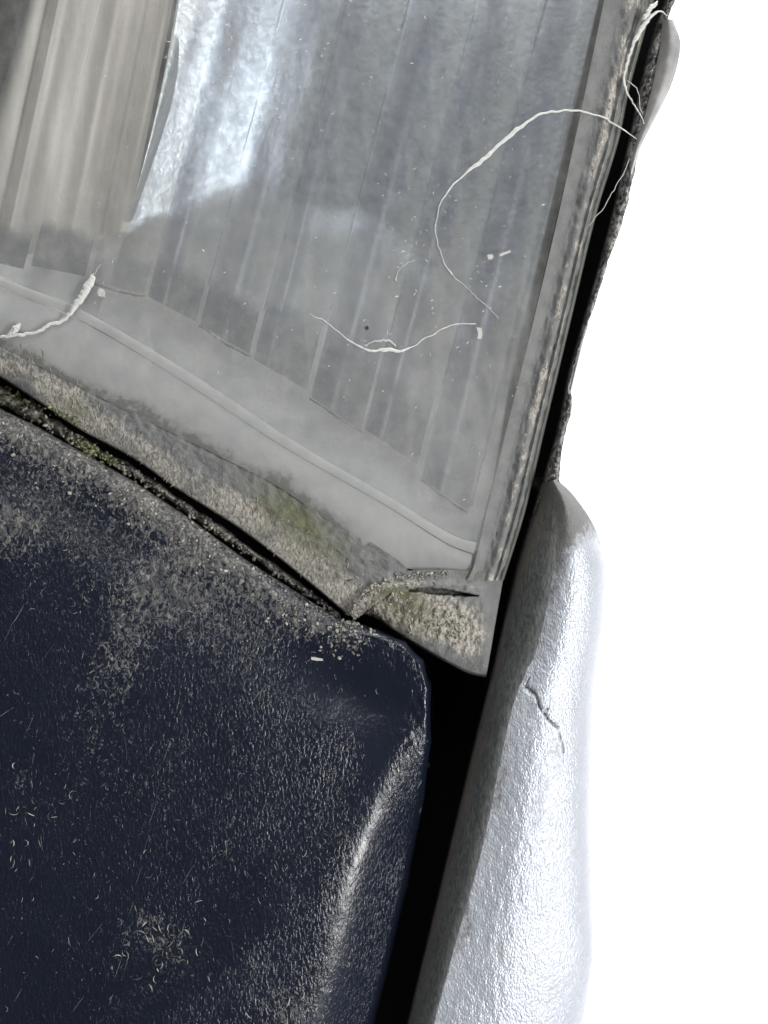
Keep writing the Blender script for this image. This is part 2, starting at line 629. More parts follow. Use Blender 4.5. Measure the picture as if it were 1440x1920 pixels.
# lens pane
def lens_d(px, py):
    # gentle bulge, falling towards the right and bottom edges
    xr = 1127 - 0.232 * py
    return 0.0 - 1.6 * smooth(px, xr - 420, xr) ** 2 - 0.9 * smooth(py - 0.55 * px, 250, 560) + 0.25 * (fbm(px / 160, py / 160, 3) - .5)


BEAD_T = [(-160, 440), (0, 517), (150, 578), (350, 694), (550, 825), (740, 936), (850, 1002), (902, 1018)]
BEAD_B = [(-160, 462), (0, 540), (150, 602), (330, 708), (530, 838), (725, 950), (840, 1022), (886, 1040)]
RIM_B = [(-160, 560), (0, 648), (200, 752), (400, 850), (520, 912), (640, 994), (740, 1058), (850, 1080), (880, 1084)]


def flat(pts, d):
    return [(x, y, d) for x, y in pts]


px, py, d = loft([flat([(-160, -120), (300, -120), (800, -120), (1168, -120)], 0), flat(BEAD_T, 0)], 120, 110)
d = lens_d(px, py)
grid_mesh('lens_pane', px, py, d, DUSTY_LENS, lamp, 1.2, key='lens',
          attrs={'dust': lambda x, y: .55 * blob(x, y, 480, 60, 130, 330, 12) * fbm(x / 60, y / 60, 9)
                 + .30 * smooth(y - .5 * x, 250, 470) * (.5 + .5 * fbm(x / 90, y / 90, 4)) + .30 * smooth(y - .25 * x + 120 * (fbm(x / 120, y / 120, 14) - .5), 190, 330) * (.6 + .4 * fbm(x / 70, y / 70, 15))})
px, py, d = loft([flat(BEAD_T, 0), flat(BEAD_B, 0)], 140, 10)
off = np.linspace(0, 1, 10)[:, None]
lb = lens_d(px, py)
px2 = px - 1.2 * np.sin(off * math.pi) * 0
grid_mesh('lens_bead', px + 1.0, py + 2.2 * (1 - 2 * off) * .8, lb - .12 + .12 * np.sin(off * math.pi) ** .7 + .1 * fbm(px / 25, py / 25, 8), LENS_RIM, lamp, 1.2, key='bead')
px, py, d = loft([flat(BEAD_B, 0), flat(RIM_B, 0)], 140, 40)
v = np.linspace(0, 1, 40)[:, None]
dr = lens_d(px, py) - .25 + .25 * np.sin(v * math.pi) - 1.0 * v**3 + .12 * (fbm(px / 60, py / 60, 21) - .5)
grid_mesh('lens_rim', px, py, dr, LENS_RIM, lamp, 1.6, key='rim', attrs={'grime': lambda x, y: smooth(seg_dist(x, y, RIM_B[:-3]), 10 + 75 * fbm(x / 70, y / 70, 23), 0) * (.35 + .9 * fbm(x / 24, y / 24, 24))})

# grimy lower bevel of the lens
SEAM_U = [(-160, 610), (0, 703), (70, 748), (150, 802), (250, 856), (330, 912), (450, 988), (560, 1072), (655, 1152)]
RIM_BB = [(-160, 548), (0, 636), (200, 740), (400, 838), (520, 900), (640, 982), (740, 1046), (775, 1078)]
midc = [(a[0] * .5 + b[0] * .5, a[1] * .5 + b[1] * .5) for a, b in zip(cr(RIM_BB, 9), cr(SEAM_U, 9))]
px, py, d = loft([flat(RIM_BB, -2.4), flat(midc, -2.6), flat(SEAM_U, -3.9), [(x - 1.5, y + 2.5, -5.2) for x, y in SEAM_U], [(x - 1, y + 2, -12) for x, y in SEAM_U]], 330, 100)
vv = np.linspace(0, 1, 100)[:, None]
d = d + .1 + .9 * (fbm(px / 14, py / 14, 31) - .5) * smooth(vv, .74, .5) + .5 * (fbm(px / 50, py / 50, 33) - .5)


def bev_dirt(x, y):
    s = seg_dist(x, y, SEAM_U)
    dd = .12 + .62 * smooth(s, 85, 15) - .55 * blob(x, y, 380, 855, 190, 26, 30) - .5 * blob(x, y, 150, 690, 110, 22, 30)
    dd = dd + .35 * blob(x, y, 430, 935, 90, 25, 40) + .3 * blob(x, y, 100, 720, 90, 30, 30)
    return dd * (1.9 * fbm(x / 55, y / 40, 5) - .12)


bevel = grid_mesh('lower_bevel', px, py, d, FLANGE, lamp, 1.5, key='bevel',
                  attrs={'dirt': bev_dirt,
                         'moss': lambda x, y: 1.1 * blob(x, y, 545, 965, 75, 38, 38) + .7 * blob(x, y, 140, 765, 40, 16, 30) + .4 * blob(x, y, 620, 1040, 60, 40, 30)})

# side flange: inner edge -> groove -> dirty crest -> outer edge -> return
INN = [(1162, -120), (1135, 0), (1093, 200), (1049, 400), (997, 620), (950, 810), (916, 950), (890, 1060), (877, 1090)]
OUT = [(1262, -120), (1226, 0), (1180, 165), (1160, 262), (1118, 400), (1070, 600), (1022, 800), (984, 960), (944, 1088)]
Ia = cr(INN, 260); Oa = cr(OUT, 260)
prof = [(-.02, -1.9), (.08, -2.2), (.25, -2.6), (.42, -2.4), (.56, -1.8), (.66, -1.9), (.72, -2.6), (.76, -2.7), (.80, -2.1), (.84, -2.8), (.90, -2.9), (.94, -2.6), (1.0, -4.6), (1.0, -14)]
pu = cr([(a * 8, b) for a, b in prof], 84)
U = (pu[:, 0] / 8)[:, None]
px = Ia[None, :, 0] * (1 - U) + Oa[None, :, 0] * U
py = Ia[None, :, 1] * (1 - U) + Oa[None, :, 1] * U
d = pu[:, 1][:, None] + 0 * px
d = d + .9 * (fbm(px / 13, py / 20, 41) - .5) * ((U > .35) & (U < .9)) + .15 * (fbm(px / 50, py / 60, 44) - .5)


def side_u(x, y):
    xi = np.interp(y, [p[1] for p in INN], [p[0] for p in INN]); xo = np.interp(y, [p[1] for p in OUT], [p[0] for p in OUT])
    return (x - xi) / (xo - xi)


def side_dirt(x, y):
    u = side_u(x, y)
    cen = .62 + .12 * (fbm(y / 120, y * 0 + 2, 3) - .5)
    dd = 1.0 * np.exp(-((u - cen) / .11) ** 2) + .75 * np.exp(-((u - .80) / .03) ** 2) + .5 * np.exp(-((u - .93) / .025) ** 2) + .35 * smooth(y, 300, -50) * smooth(u, .3, .6)
    return dd * (2.6 * fbm(x / 16, y / 26, 6) - .85) + .02


grid_mesh('side_flange', px, py, d, FLANGE, lamp, 1.2, key='side', attrs={'dirt': side_dirt, 'moss': lambda x, y: .25 * smooth(side_u(x, y), .8, .95)})

# corner tab
TOPA = [(655, 1152), (674, 1120), (702, 1092), (757, 1072), (830, 1068), (890, 1072), (944, 1082)]
LOWA = [(662, 1160), (690, 1146), (740, 1180), (800, 1216), (850, 1243), (880, 1258), (912, 1266)]
MIDA = [(660, 1156), (690, 1126), (730, 1120), (790, 1128), (850, 1140), (900, 1150), (932, 1150)]
px, py, d = loft([flat(TOPA, -2.3), flat(MIDA, -3.0), flat(LOWA, -5.0), [(x - 2, y + 4, -11) for x, y in LOWA]], 170, 120)
CRK = [(768, 1107), (785, 1105), (812, 1108), (846, 1111), (870, 1114), (897, 1117)]
CRK2 = [(846, 1112), (852, 1116)]
sd = np.minimum(seg_dist(px, py, CRK) + 5 * (fbm(px / 10, py / 10, 55) - .4) - 3 * (blob(px, py, 800, 1107, 35, 30) + .5 * blob(px, py, 860, 1112, 30, 30)), seg_dist(px, py, CRK2) + 1)
leafy = np.abs(fbm(px / 22 + .4 * py / 22, py / 30 - .3 * px / 30, 51, 4) - .5) * 2
rough = smooth(seg_dist(px, py, [(690, 1130), (760, 1130), (870, 1180)]), 75, 30) * smooth(px, 945, 900)
d = d + rough * (1.1 * leafy - .35) + .3 * (fbm(px / 7, py / 9, 52) - .5) * rough - 2.8 * smooth(sd + np.abs(px - 830) * .05, 6.0, 2.0)
ARCH = [(664, 1146), (684, 1122), (712, 1103), (762, 1094), (830, 1096), (900, 1104)]
d = d + 1.3 * np.exp(-((seg_dist(px, py, ARCH) + 5 * (fbm(px / 12, py / 12, 57) - .5)) / 8) ** 2) * (.4 + fbm(px / 18, py / 18, 58))
d = d - 3.0 * smooth(px, 905, 948)
grid_mesh('corner_tab', px, py, d, FLANGE, lamp, 1.5, key='tab',
          attrs={'dirt': lambda x, y: (.22 + .62 * smooth(seg_dist(x, y, [(690, 1130), (760, 1130), (880, 1185)]), 60, 20)) * smooth(x, 935, 885) * (.4 + .9 * fbm(x / 20, y / 20, 8)),
                 'moss': lambda x, y: 1.0 * blob(x, y, 745, 1120, 40, 26, 20) + .6 * blob(x, y, 770, 1150, 40, 40) + .7 * blob(x, y, 890, 1076, 30, 8, 8)})

# vertical flutes behind the pane
FB0 = [(-160, 440), (55, 497), (165, 520), (275, 548), (372, 602), (472, 666), (580, 732), (682, 804), (788, 880), (880, 945)]
FB = []
for i in range(len(FB0) - 1):                       # each pitch: broad face, then narrow return face; dark and pale tints paint their shading
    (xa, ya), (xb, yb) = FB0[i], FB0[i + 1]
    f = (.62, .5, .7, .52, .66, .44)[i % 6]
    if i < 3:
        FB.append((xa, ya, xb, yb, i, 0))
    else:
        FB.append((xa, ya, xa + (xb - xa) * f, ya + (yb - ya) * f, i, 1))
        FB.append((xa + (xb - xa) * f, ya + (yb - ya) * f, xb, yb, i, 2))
for xa, ya, xb, yb, i, face in FB:
    k = 12
    nvv = 40
    ext = 9 * math.sin(i * 2.7) + (-4 if i % 2 else 12)
    u = np.linspace(0.006, .994, k)[None, :]
    v = np.linspace(0, 1, nvv)[:, None]
    bx = xa * (1 - u) + xb * u; by = ya * (1 - u) + yb * u + ext
    sl = .262 + .01 * math.sin(i * 2.1)
    tx = bx + (by + 110) * sl
    px = tx * (1 - v) + bx * v; py = -110 * (1 - v) + by * v
    tooth = u * 1.5 if face == 1 else (1 - u) * 1.5
    d = lens_d(px, py) - 3.4 - tooth + (.5 if face == 0 else 1.2) * np.sin(u * math.pi) + .15 * fbm(px / 40, py / 120, i)
    soft = np.sin(np.clip(u, 0, 1) * math.pi) ** .9 + 0 * px
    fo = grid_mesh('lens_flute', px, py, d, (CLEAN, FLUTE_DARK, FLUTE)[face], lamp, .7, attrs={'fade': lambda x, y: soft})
    if face == 1:
        continue
    if face == 2:
        (xa, ya), (xb, yb) = FB0[i], FB0[i + 1]
    # thin patchy dark line along the joint beside the flute
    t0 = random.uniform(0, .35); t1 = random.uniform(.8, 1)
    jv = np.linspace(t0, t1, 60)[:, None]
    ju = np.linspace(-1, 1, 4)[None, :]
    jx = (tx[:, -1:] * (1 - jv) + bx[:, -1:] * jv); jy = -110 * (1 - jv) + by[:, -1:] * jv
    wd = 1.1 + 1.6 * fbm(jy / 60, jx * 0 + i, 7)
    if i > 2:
        grid_mesh('joint_line', jx + 1 + ju * wd + 3 * (fbm(jy / 70, jx * 0, i) - .5), jy + 0 * ju, lens_d(jx, jy) - 2.9 + 0 * ju, JOINT, fo, .1)
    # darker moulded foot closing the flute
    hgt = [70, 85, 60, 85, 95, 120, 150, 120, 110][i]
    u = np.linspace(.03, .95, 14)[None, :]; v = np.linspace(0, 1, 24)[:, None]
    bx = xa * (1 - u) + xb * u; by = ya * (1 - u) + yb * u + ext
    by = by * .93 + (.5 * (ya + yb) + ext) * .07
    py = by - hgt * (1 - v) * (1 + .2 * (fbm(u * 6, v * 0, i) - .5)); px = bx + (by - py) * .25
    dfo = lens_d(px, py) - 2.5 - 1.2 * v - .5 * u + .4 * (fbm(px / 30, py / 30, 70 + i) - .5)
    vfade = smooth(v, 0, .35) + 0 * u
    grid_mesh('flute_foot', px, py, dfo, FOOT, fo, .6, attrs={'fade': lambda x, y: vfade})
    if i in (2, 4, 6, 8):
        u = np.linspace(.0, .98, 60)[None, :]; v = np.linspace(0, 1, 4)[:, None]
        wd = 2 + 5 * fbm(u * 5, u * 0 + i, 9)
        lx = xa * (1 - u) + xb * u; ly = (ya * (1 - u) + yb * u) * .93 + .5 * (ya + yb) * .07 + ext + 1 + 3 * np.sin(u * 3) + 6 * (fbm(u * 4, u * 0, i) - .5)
        grid_mesh('foot_shadow_line', lx + 0 * v, ly + v * wd, lens_d(lx, ly) - 2.0 - v, FOOT_SHADOW, fo, .2)  # dark strip paints the shadow line under the foot

# reflector behind the flutes
LEFT = [(352, -120), (330, 40), (290, 240), (243, 418)]
RIGHT = [(1150, -120), (1080, 150), (1020, 400), (955, 720)]
bot = [(243, 418), (335, 378), (435, 345), (500, 360), (565, 382), (700, 402), (800, 500), (880, 610), (955, 720)]
top = [(352, -120), (600, -120), (900, -120), (1150, -120)]
Tt = cr(top, 110); Bb = cr(bot, 110); Ll = cr(LEFT, 70)
v = np.linspace(0, 1, 70)[:, None]
px = Tt[None, :, 0] * (1 - v) + Bb[None, :, 0] * v
py = Tt[None, :, 1] * (1 - v) + Bb[None, :, 1] * v
u = np.linspace(0, 1, 110)[None, :]
px = px + (Ll[:, 0][:, None] - px[:, :1]) * (1 - u)
slope = .50 * smooth(u, .46, .24) + .015
d = -6.5 - np.cumsum(slope, 1) / 110 * 78 + 3.0 - 7.5 * v + .7 * (fbm(px / 60, py / 300, 61) - .5)
LBr = cr([(165, 640), (250, 760), (400, 870), (560, 965), (700, 1030), (800, 1068), (895, 1082)], 110)
ev = np.linspace(0, 1, 60)[1:, None]
ex = px[-1:] * (1 - ev) + LBr[None, :, 0] * ev; ey = py[-1:] * (1 - ev) + LBr[None, :, 1] * ev
edp = d[-1:] * (1 - smooth(ev, 0, 1)) - 5.6 * smooth(ev, 0, 1) + .8 * (fbm(ex / 90 + .25 * ey / 90, ey / 160, 88) - .5) * np.sin(ev * math.pi)
px = np.concatenate([px, ex]); py = np.concatenate([py, ey]); d = np.concatenate([d, edp])
bx_, by_ = np.array([b[0] for b in bot]), np.array([b[1] for b in bot])
refl = grid_mesh('reflector', px, py, d, REFLECTOR, lamp, 1.5,
                 attrs={'film': lambda x, y: smooth(y - np.interp(x, bx_, by_) + 110 * (fbm(x / 70, y / 70, 63) - .5), -45 * smooth(x, 240, 420) - 4, 75 * smooth(x, 240, 420) + 6)})
# bright folded edge strip of the reflector
EL = np.stack([Ll[:, 0] - 4, Ll[:, 1]], 1)
wv = np.linspace(52, 10, 70)
k = 14
u = np.linspace(0, 1, k)[None, :]
px = EL[:, :1] + u * wv[:, None]; py = EL[:, 1:2] + 0 * u - 6 * u
d = -6.2 - 3.2 * u ** 1.5 + 0 * px
grid_mesh('reflector_edge', px, py, d, REFLECTOR, refl, .8)

# taupe side wall with fluted streaks, left
WT = [(-30, -130), (100, -130), (230, -130), (352, -130)]
WB = [(-180, 470), (-40, 480), (110, 470), (240, 432)]
px, py, d = loft([flat(WT, 0), flat(WB, 0)], 110, 60)
u = np.linspace(0, 1, 110)[None, :]
v = np.linspace(0, 1, 60)[:, None]
px = px + 0 * v
d = -7.5 - 4.5 * smooth(u, .72, .80) * smooth(u, .97, .88) - .9 * np.sin(u * 30 + 1) + 2.4 * blob(u, 0, .44, 0, .025, 1) - 2.0 * blob(u, 0, .40, 0, .02, 1) - 1.0 * smooth(u, .55, .65)
d = d + 1.2 * np.exp(-((u - .86) / .02) ** 2) + .5 * (fbm(px / 60, py / 250, 77) - .5)
grid_mesh('side_wall', px, py, d, TAUPE, lamp, 1.5)

slab('dark_opening_slab', [(-200, -160), (92, -160), (56, 0), (28, 90), (0, 180), (-60, 330), (-200, 420)], -4.6, -9, BLACK, lamp)  # black slab stands in for the unlit opening at the corner

# grey ledge below the reflector
LT = [(-180, 452), (-40, 462), (110, 452), (262, 416)]
LB = [(-180, 600), (-60, 640), (100, 700), (300, 800)]
px, py, d = loft([flat(LT, -17), flat([((a[0] + b[0]) / 2, (a[1] + b[1]) / 2) for a, b in zip(LT, LB)], -9.5), flat(LB, -5)], 140, 70)
d = d + 1.2 * (fbm(px / 90 + .25 * py / 90, py / 160, 88) - .5) + .8 * np.sin((px + .26 * py) / 105 * 2 * math.pi) * smooth(py - .55 * px, 330, 420)
grid_mesh('lower_ledge', px, py, d, LEDGE, lamp, 1.2)

# closed black housing behind
slab('housing', [(-300, -250), (1180, -250), (1110, 250), (1020, 640), (950, 900), (915, 1050), (700, 1080), (-300, 560)], -31, -34, BLACK, lamp)

# ------------------------------------------------------------------ bumper end
bump_t = thing('bumper', tuple(P(300, 1900, -20)), 'dark navy pebbled plastic bumper end under the headlamp', 'bumper')
EDGE = [(-300, 585), (-150, 675), (0, 766), (70, 800), (150, 846), (250, 902), (350, 968), (450, 1042), (560, 1112), (640, 1160), (705, 1178), (760, 1202),
        (796, 1238), (809, 1290), (809, 1390), (795, 1500), (765, 1660), (725, 1830), (690, 1960), (640, 2160)]
E = cr(EDGE, 420)
A = np.array([-420.0, 2400.0])
ts = np.concatenate([[0, 0], np.linspace(0, 1, 260)[1:] ** 1.7 * .985])
px = E[None, :, 0] + (A[0] - E[None, :, 0]) * ts[:, None]
py = E[None, :, 1] + (A[1] - E[None, :, 1]) * ts[:, None]
ed = seg_dist(px, py, EDGE)
rightness = smooth(px - .45 * (1300 - py), 380, 640)
rad_r = 125.0
# rounded right edge, tighter top edge
et = np.linspace(0, 500, 1001)
sl_ = .03 + 1.0 * smooth(et, 165, 34) * (et < 500) + 2.5 * smooth(et, 16, 0)
dr_ = np.concatenate([[0], np.cumsum(sl_[:-1] * .05)])
h_r = np.interp(ed, et, dr_)
h_t = np.sqrt(np.clip(1 - (1 - np.clip(ed / (34 - 21 * smooth(np.linspace(0, 1, 420), .46, .56)[None, :]), 0, 1)) ** 2, 0, 1))
isr = smooth(np.linspace(0, 1, 420), .61, .74)[None, :]
d = -5.2 + 5.6 * (h_t * (1 - isr) + 0) + isr * (h_r - 5.5)
# shallow hollow inside the top corner, soft swell along the right side
d = d - 2.0 * blob(px, py, 660, 1285, 150, 75, 25) - .9 * blob(px, py, 250, 1010, 330, 60, 32) + .8 * smooth(ed, 40, 330)
d = d + .5 * (fbm(px / 130, py / 130, 91) - .5)
d = d + .9 * (fbm(px / 13, py / 13, 93) - .45) * smooth(ed, 70, 12) * (1 - isr) * smooth(ed, 0, 6)
d[0] = -18


def bump_dirt(x, y):
    e = seg_dist(x, y, EDGE[:12])
    lump = fbm(x / 45, y / 45, 12)
    dd = .64 * smooth(e, 95, 18) * (.45 + .9 * lump) * smooth(x, 800, 560) + .25 * smooth(e, 260, 60) * smooth(x, 700, 300)
    dd += .75 * blob(x, y, 35, 985, 75, 65) * (.3 + lump) + .42 * blob(x, y, 320, 1130, 170, 90, 20) * (.4 + lump) + .5 * blob(x, y, 300, 1765, 75, 55, 45) * (.3 + lump)
    dd += .35 * blob(x, y, 210, 1250, 60, 140, 20) + .35 * blob(x, y, 540, 1890, 70, 40, 45) + .25 * blob(x, y, 300, 1480, 260, 120) * lump + .3 * blob(x, y, 45, 1465, 25, 25)
    return dd


bc = grid_mesh('bumper_cover', px, py, d, BUMPER, bump_t, 3.0, key='bumper', attrs={'dirt': bump_dirt, 'worn': lambda x, y: blob(x, y, 650, 1290, 160, 80, 25) + .8 * smooth(y, 1330, 1420) * np.exp(-((seg_dist(x, y, EDGE[12:]) - 95) / 40) ** 2)})

# ------------------------------------------------------------------ fender
fen = thing('fender', tuple(P(950, 1900, -15)), 'silver car fender with blistered paint beside the black gap', 'fender')
FL = [(1016, 905), (985, 1010), (968, 1070), (940, 1190), (905, 1335), (870, 1480), (820, 1690), (764, 1925), (730, 2080)]
FM = [(1036, 902), (1049, 950), (1047, 1000), (1040, 1060), (1008, 1210), (966, 1310), (944, 1400), (904, 1590), (858, 1755), (812, 1925), (770, 2080)]
FR = [(1044, 898), (1074, 926), (1114, 985), (1140, 1060), (1134, 1180), (1118, 1300), (1112, 1420), (1110, 1560), (1113, 1700), (1116, 1800), (1098, 1925), (1080, 2080)]
Fl = cr(FL, 300); Fm = cr(FM, 300); Fr = cr(FR, 300)
# rolled lip
k = 40
u = np.linspace(0, 1, k)[:, None]
px = Fl[None, :, 0] * (1 - u) + Fm[None, :, 0] * u; py = Fl[None, :, 1] * (1 - u) + Fm[None, :, 1] * u
d = -9 + 9 * np.sin(u * math.pi * .5) ** .75 + .45 * (fbm(px / 30, py / 70, 101) - .5)
px = np.concatenate([px[:1] , px]); py = np.concatenate([py[:1], py]); d = np.concatenate([d[:1] * 0 - 39, d])
grid_mesh('rolled_lip', px, py, d, LIP, fen, 1.0, key='lip',
          attrs={'dirt': lambda x, y: .85 * smooth(seg_dist(x, y, FL), 30, 6) * (.3 + fbm(x / 25, y / 45, 5)) + .5 * smooth(y, 1150, 980)})
# painted panel: rises from the lip, rounds over to the right, then turns back out of sight
k = 130
u = np.linspace(0, 1, k)[:, None]
px = Fm[None, :, 0] * (1 - u) + Fr[None, :, 0] * u - 3 * (1 - u); py = Fm[None, :, 1] * (1 - u) + Fr[None, :, 1] * u
d = -.25 + 1.9 * np.sin(np.clip(u * 2, 0, 1) * math.pi * .5) - 15 * (1 - np.sqrt(np.clip(1 - (np.clip(u - .25, 0, 1) / .75) ** 2.4, 0, 1)))
crk = [(985, 1288), (1004, 1302), (1012, 1328), (1028, 1348), (1044, 1364)]
crk_b = [(1012, 1326), (1030, 1330), (1040, 1344), (1056, 1350)]
crk_c = [(975, 1296), (987, 1284), (993, 1270)]
crk_d = [(1044, 1364), (1054, 1392), (1057, 1420)]


def crack_dist(x, y):
    return np.minimum(seg_dist(x, y, crk), np.minimum(np.minimum(seg_dist(x, y, crk_b), seg_dist(x, y, crk_c)), seg_dist(x, y, crk_d)) + 2)


cd = crack_dist(px, py)
d = d + .30 * (fbm(px / 70, py / 110, 111) - .5) + .25 * (fbm(px / 9, py / 12, 112) - .5) - .5 * smooth(cd + 7 * (fbm(px / 8, py / 8, 5) - .5), 4, .5) + .4 * blob(px, py, 1075, 1400, 40, 110) + .35 * blob(px, py, 1030, 1330, 16, 30, -30)
px = np.concatenate([px, px[-1:] - 12, px[-1:] - 60]); py = np.concatenate([py, py[-1:], py[-1:]]); d = np.concatenate([d, d[-1:] - 10, d[-1:] - 22])
grid_mesh('painted_panel', px, py, d, PAINT, fen, 1.0, key='paint',
          attrs={'dirt': lambda x, y: .75 * smooth(seg_dist(x, y, FM), 62, 2) * (.25 + 1.1 * fbm(x / 26, y / 60, 7)) + 1.1 * smooth(y, 1090, 930) + .5 * blob(x, y, 1010, 1510, 30, 110, 8) + .35 * blob(x, y, 1050, 1400, 26, 70, -15),  # also darkens the panel towards the lip and its top end
                 'crack': lambda x, y: smooth(crack_dist(x, y) + 7 * (fbm(x / 5, y / 5, 3) - .4) + 3 * smooth(y, 1350, 1420), 4.2, 1.0) * .85})
# upper flange strip along the lamp
UL = [(1262, -60), (1250, 0), (1229, 60), (1205, 150), (1184, 250), (1150, 400), (1124, 500), (1096, 600), (1068, 700), (1048, 800), (1020, 900), (1001, 962)]
UR = [(1285, -60), (1266, 0), (1245, 60), (1228, 160), (1208, 238), (1176, 385), (1145, 480), (1113, 580), (1088, 652), (1070, 722), (1073, 762), (1057, 830), (1050, 890), (1055, 962)]
Ua = cr(UL, 240); Ub = cr(UR, 240)
k = 30
u = np.linspace(0, 1, k)[:, None]
px = Ua[None, :, 0] * (1 - u) + Ub[None, :, 0] * u; py = Ua[None, :, 1] * (1 - u) + Ub[None, :, 1] * u
px = px + u * 5 * (fbm(py / 14, px * 0 + 4, 121) - .5)
d = -6.5 + 2.6 * np.sin(u * math.pi * .8) + 1.1 * (fbm(px / 12, py / 20, 122) - .5)
px = np.concatenate([px[:1], px]); py = np.concatenate([py[:1], py]); d = np.concatenate([d[:1] * 0 - 39, d])
fl = grid_mesh('upper_flange', px, py, d, SEAL, fen, 2.0, key='seal')
fl['label'] = 'grimy black upper flange with chipped edge'
# pale painted bulge at the top of the flange
TL = [(1240, 36), (1232, 90), (1222, 150), (1206, 215), (1192, 262), (1180, 312)]
TR = [(1262, 36), (1276, 82), (1262, 152), (1224, 232), (1202, 275), (1184, 330)]
Ua = cr(TL, 70); Ub = cr(TR, 70)
k = 26
u = np.linspace(0, 1, k)[:, None]
px = Ua[None, :, 0] * (1 - u) + Ub[None, :, 0] * u; py = Ua[None, :, 1] * (1 - u) + Ub[None, :, 1] * u
d = -5.2 + 4.0 * np.sin(u * math.pi * .62) ** .8 - 2.0 * u ** 4 + .3 * (fbm(px / 25, py / 30, 131) - .5)
pt = grid_mesh('upper_bulge', px, py, d, PALE, fen, 2.0, key='bulge')
# ------------------------------------------------------------------ dirt lying in the seam, on the edges and on the bumper
def along(pts, t):
    a = np.array(pts, float)
    L = np.concatenate([[0], np.cumsum(np.linalg.norm(np.diff(a, axis=0), axis=1))])
    s = t * L[-1]
    return np.array([np.interp(s, L, a[:, 0]), np.interp(s, L, a[:, 1])])


# floor of the seam so the dirt has something to lie on
SEAMC = [(-160, 645), (0, 736), (70, 774), (150, 825), (250, 880), (340, 941), (450, 1016), (560, 1093), (640, 1150)]
Sc = cr(SEAMC, 200)
u = np.linspace(-1, 1, 10)[:, None]
px = Sc[None, :, 0] - u * 14; py = Sc[None, :, 1] + u * 30
grid_mesh('lower_return', px, py, -11 + 0 * px + .8 * (fbm(px / 20, py / 20, 3) - .5), BLACK, lamp, 1.5, key='seam')

u = np.linspace(-1, 1, 40)[:, None]
Sb = cr(SEAMC, 700)
wdt = np.interp(Sb[:, 0], [-160, 0, 250, 640], [16, 14, 9, 5])[None, :] * (.4 + 1.2 * fbm(Sb[:, 0] / 30, Sb[:, 1] / 30, 5))[None, :]
px = Sb[None, :, 0] - 3 - .5 * u * wdt; py = Sb[None, :, 1] + 3 + .86 * u * wdt
d = -10.6 + (1 - u ** 2) * (5.5 * fbm(px / 20, py / 20, 151) + 4.0 * fbm(px / 7, py / 7, 153) - 2.0)
o = grid_mesh('dirt_bed', px, py, d, FLANGE, None, .5, key='bed', attrs={'dirt': lambda x, y: .25 + .6 * fbm(x / 18, y / 18, 14), 'moss': lambda x, y: .9 * blob(x, y, 165, 842, 40, 20, 30) + .8 * blob(x, y, 40, 752, 60, 24, 30)})
o['kind'] = 'stuff'; tag(o, 'crusted bed of dirt lying in the seam above the bumper', 'dirt')
it = []
for _ in range(620):
    t = rng.random() ** .9
    c = along(SEAMC[1:], t)
    wdt = 15 * (1 - .55 * t)
    o = rng.normal() * .42
    x, y = c[0] - .5 * o * wdt - 2, c[1] + .86 * o * wdt + 7
    if vnoise(np.array([t * 26]), np.array([.5]), 3)[0] < .34:
        continue
    it.append((P(x, y, -8.2 + rng.random() * 2.2), rng.uniform(.08, .34) * 1e-3 * ((2.2 - t) if rng.random() < .2 else 1), .4))
o = crumbs('seam_dirt', it, GRIT)
o['kind'] = 'stuff'; tag(o, 'grey dirt crumbs packed in the seam between lamp and bumper', 'dirt')

it = []
for (cx, cy, sx, sy, n) in ((165, 842, 22, 13, 130), (205, 862, 20, 10, 70), (45, 752, 34, 14, 90), (118, 775, 28, 9, 80), (150, 792, 14, 8, 40)):
    for _ in range(n):
        x = cx + rng.normal() * sx * .6; y = cy + rng.normal() * sy * .6 + (x - cx) * .5
        dd = -6.8 if cx in (165, 205) else (-9.5 if cx == 45 else -4.2)
        it.append((P(x, y, dd + rng.random() * 1.2), rng.uniform(.12, .36) * 1e-3, .5))
o = crumbs('moss', it, MOSSM)
o['kind'] = 'stuff'; tag(o, 'green moss lumps caught in the seam under the lamp', 'moss')

# crumbs and chips along bumper's upper edge, and the crumbs bridging seam and corner tab
it = []
for _ in range(1700):
    t = rng.random()
    c = along(EDGE[2:11], t)
    e = abs(rng.normal()) * 38
    x, y = c[0] - .5 * e, c[1] + .86 * e + 4
    if fbm(np.array([x / 45]), np.array([y / 45]), 12)[0] + rng.normal() * .12 < .45:
        continue
    h = hit('bumper', x, y)
    if h:
        it.append((h[0] + h[1] * 0.00004, (.07 + .36 * rng.random() ** 3) * 1e-3, .3))
o = crumbs('edge_dirt', it, GRIT)
o['kind'] = 'stuff'; tag(o, 'pale dirt crust along upper edge of the dark bumper', 'dirt')

it = []
for _ in range(260):
    x = rng.normal(672, 16); y = rng.normal(1158, 9) - (x - 672) * .55
    h = hit(['tab', 'bumper', 'bevel'], x, y)
    if h:
        it.append((h[0] + h[1] * 0.0001, rng.uniform(.1, .4) * 1e-3, .35))
for _ in range(260):
    c = along(TOPA[:5], rng.random() ** 1.3)
    x = c[0] + rng.normal() * 5; y = c[1] + 7 + rng.normal() * 4
    h = hit(['tab', 'bevel', 'rim'], x, y)
    if h:
        it.append((h[0] + h[1] * .00012, (.1 + .3 * rng.random() ** 2) * 1e-3, .3))
for _ in range(240):
    c = along([(700, 1120), (760, 1135), (885, 1190)], rng.random())
    x = c[0] + rng.normal() * 15; y = c[1] + rng.normal() * 18
    h = hit('tab', x, y)
    if h and seg_dist(np.array([x]), np.array([y]), CRK)[0] > 8:
        it.append((h[0], (.08 + .4 * rng.random() ** 3) * 1e-3, .3))
o = crumbs('corner_dirt', it, GRIT)
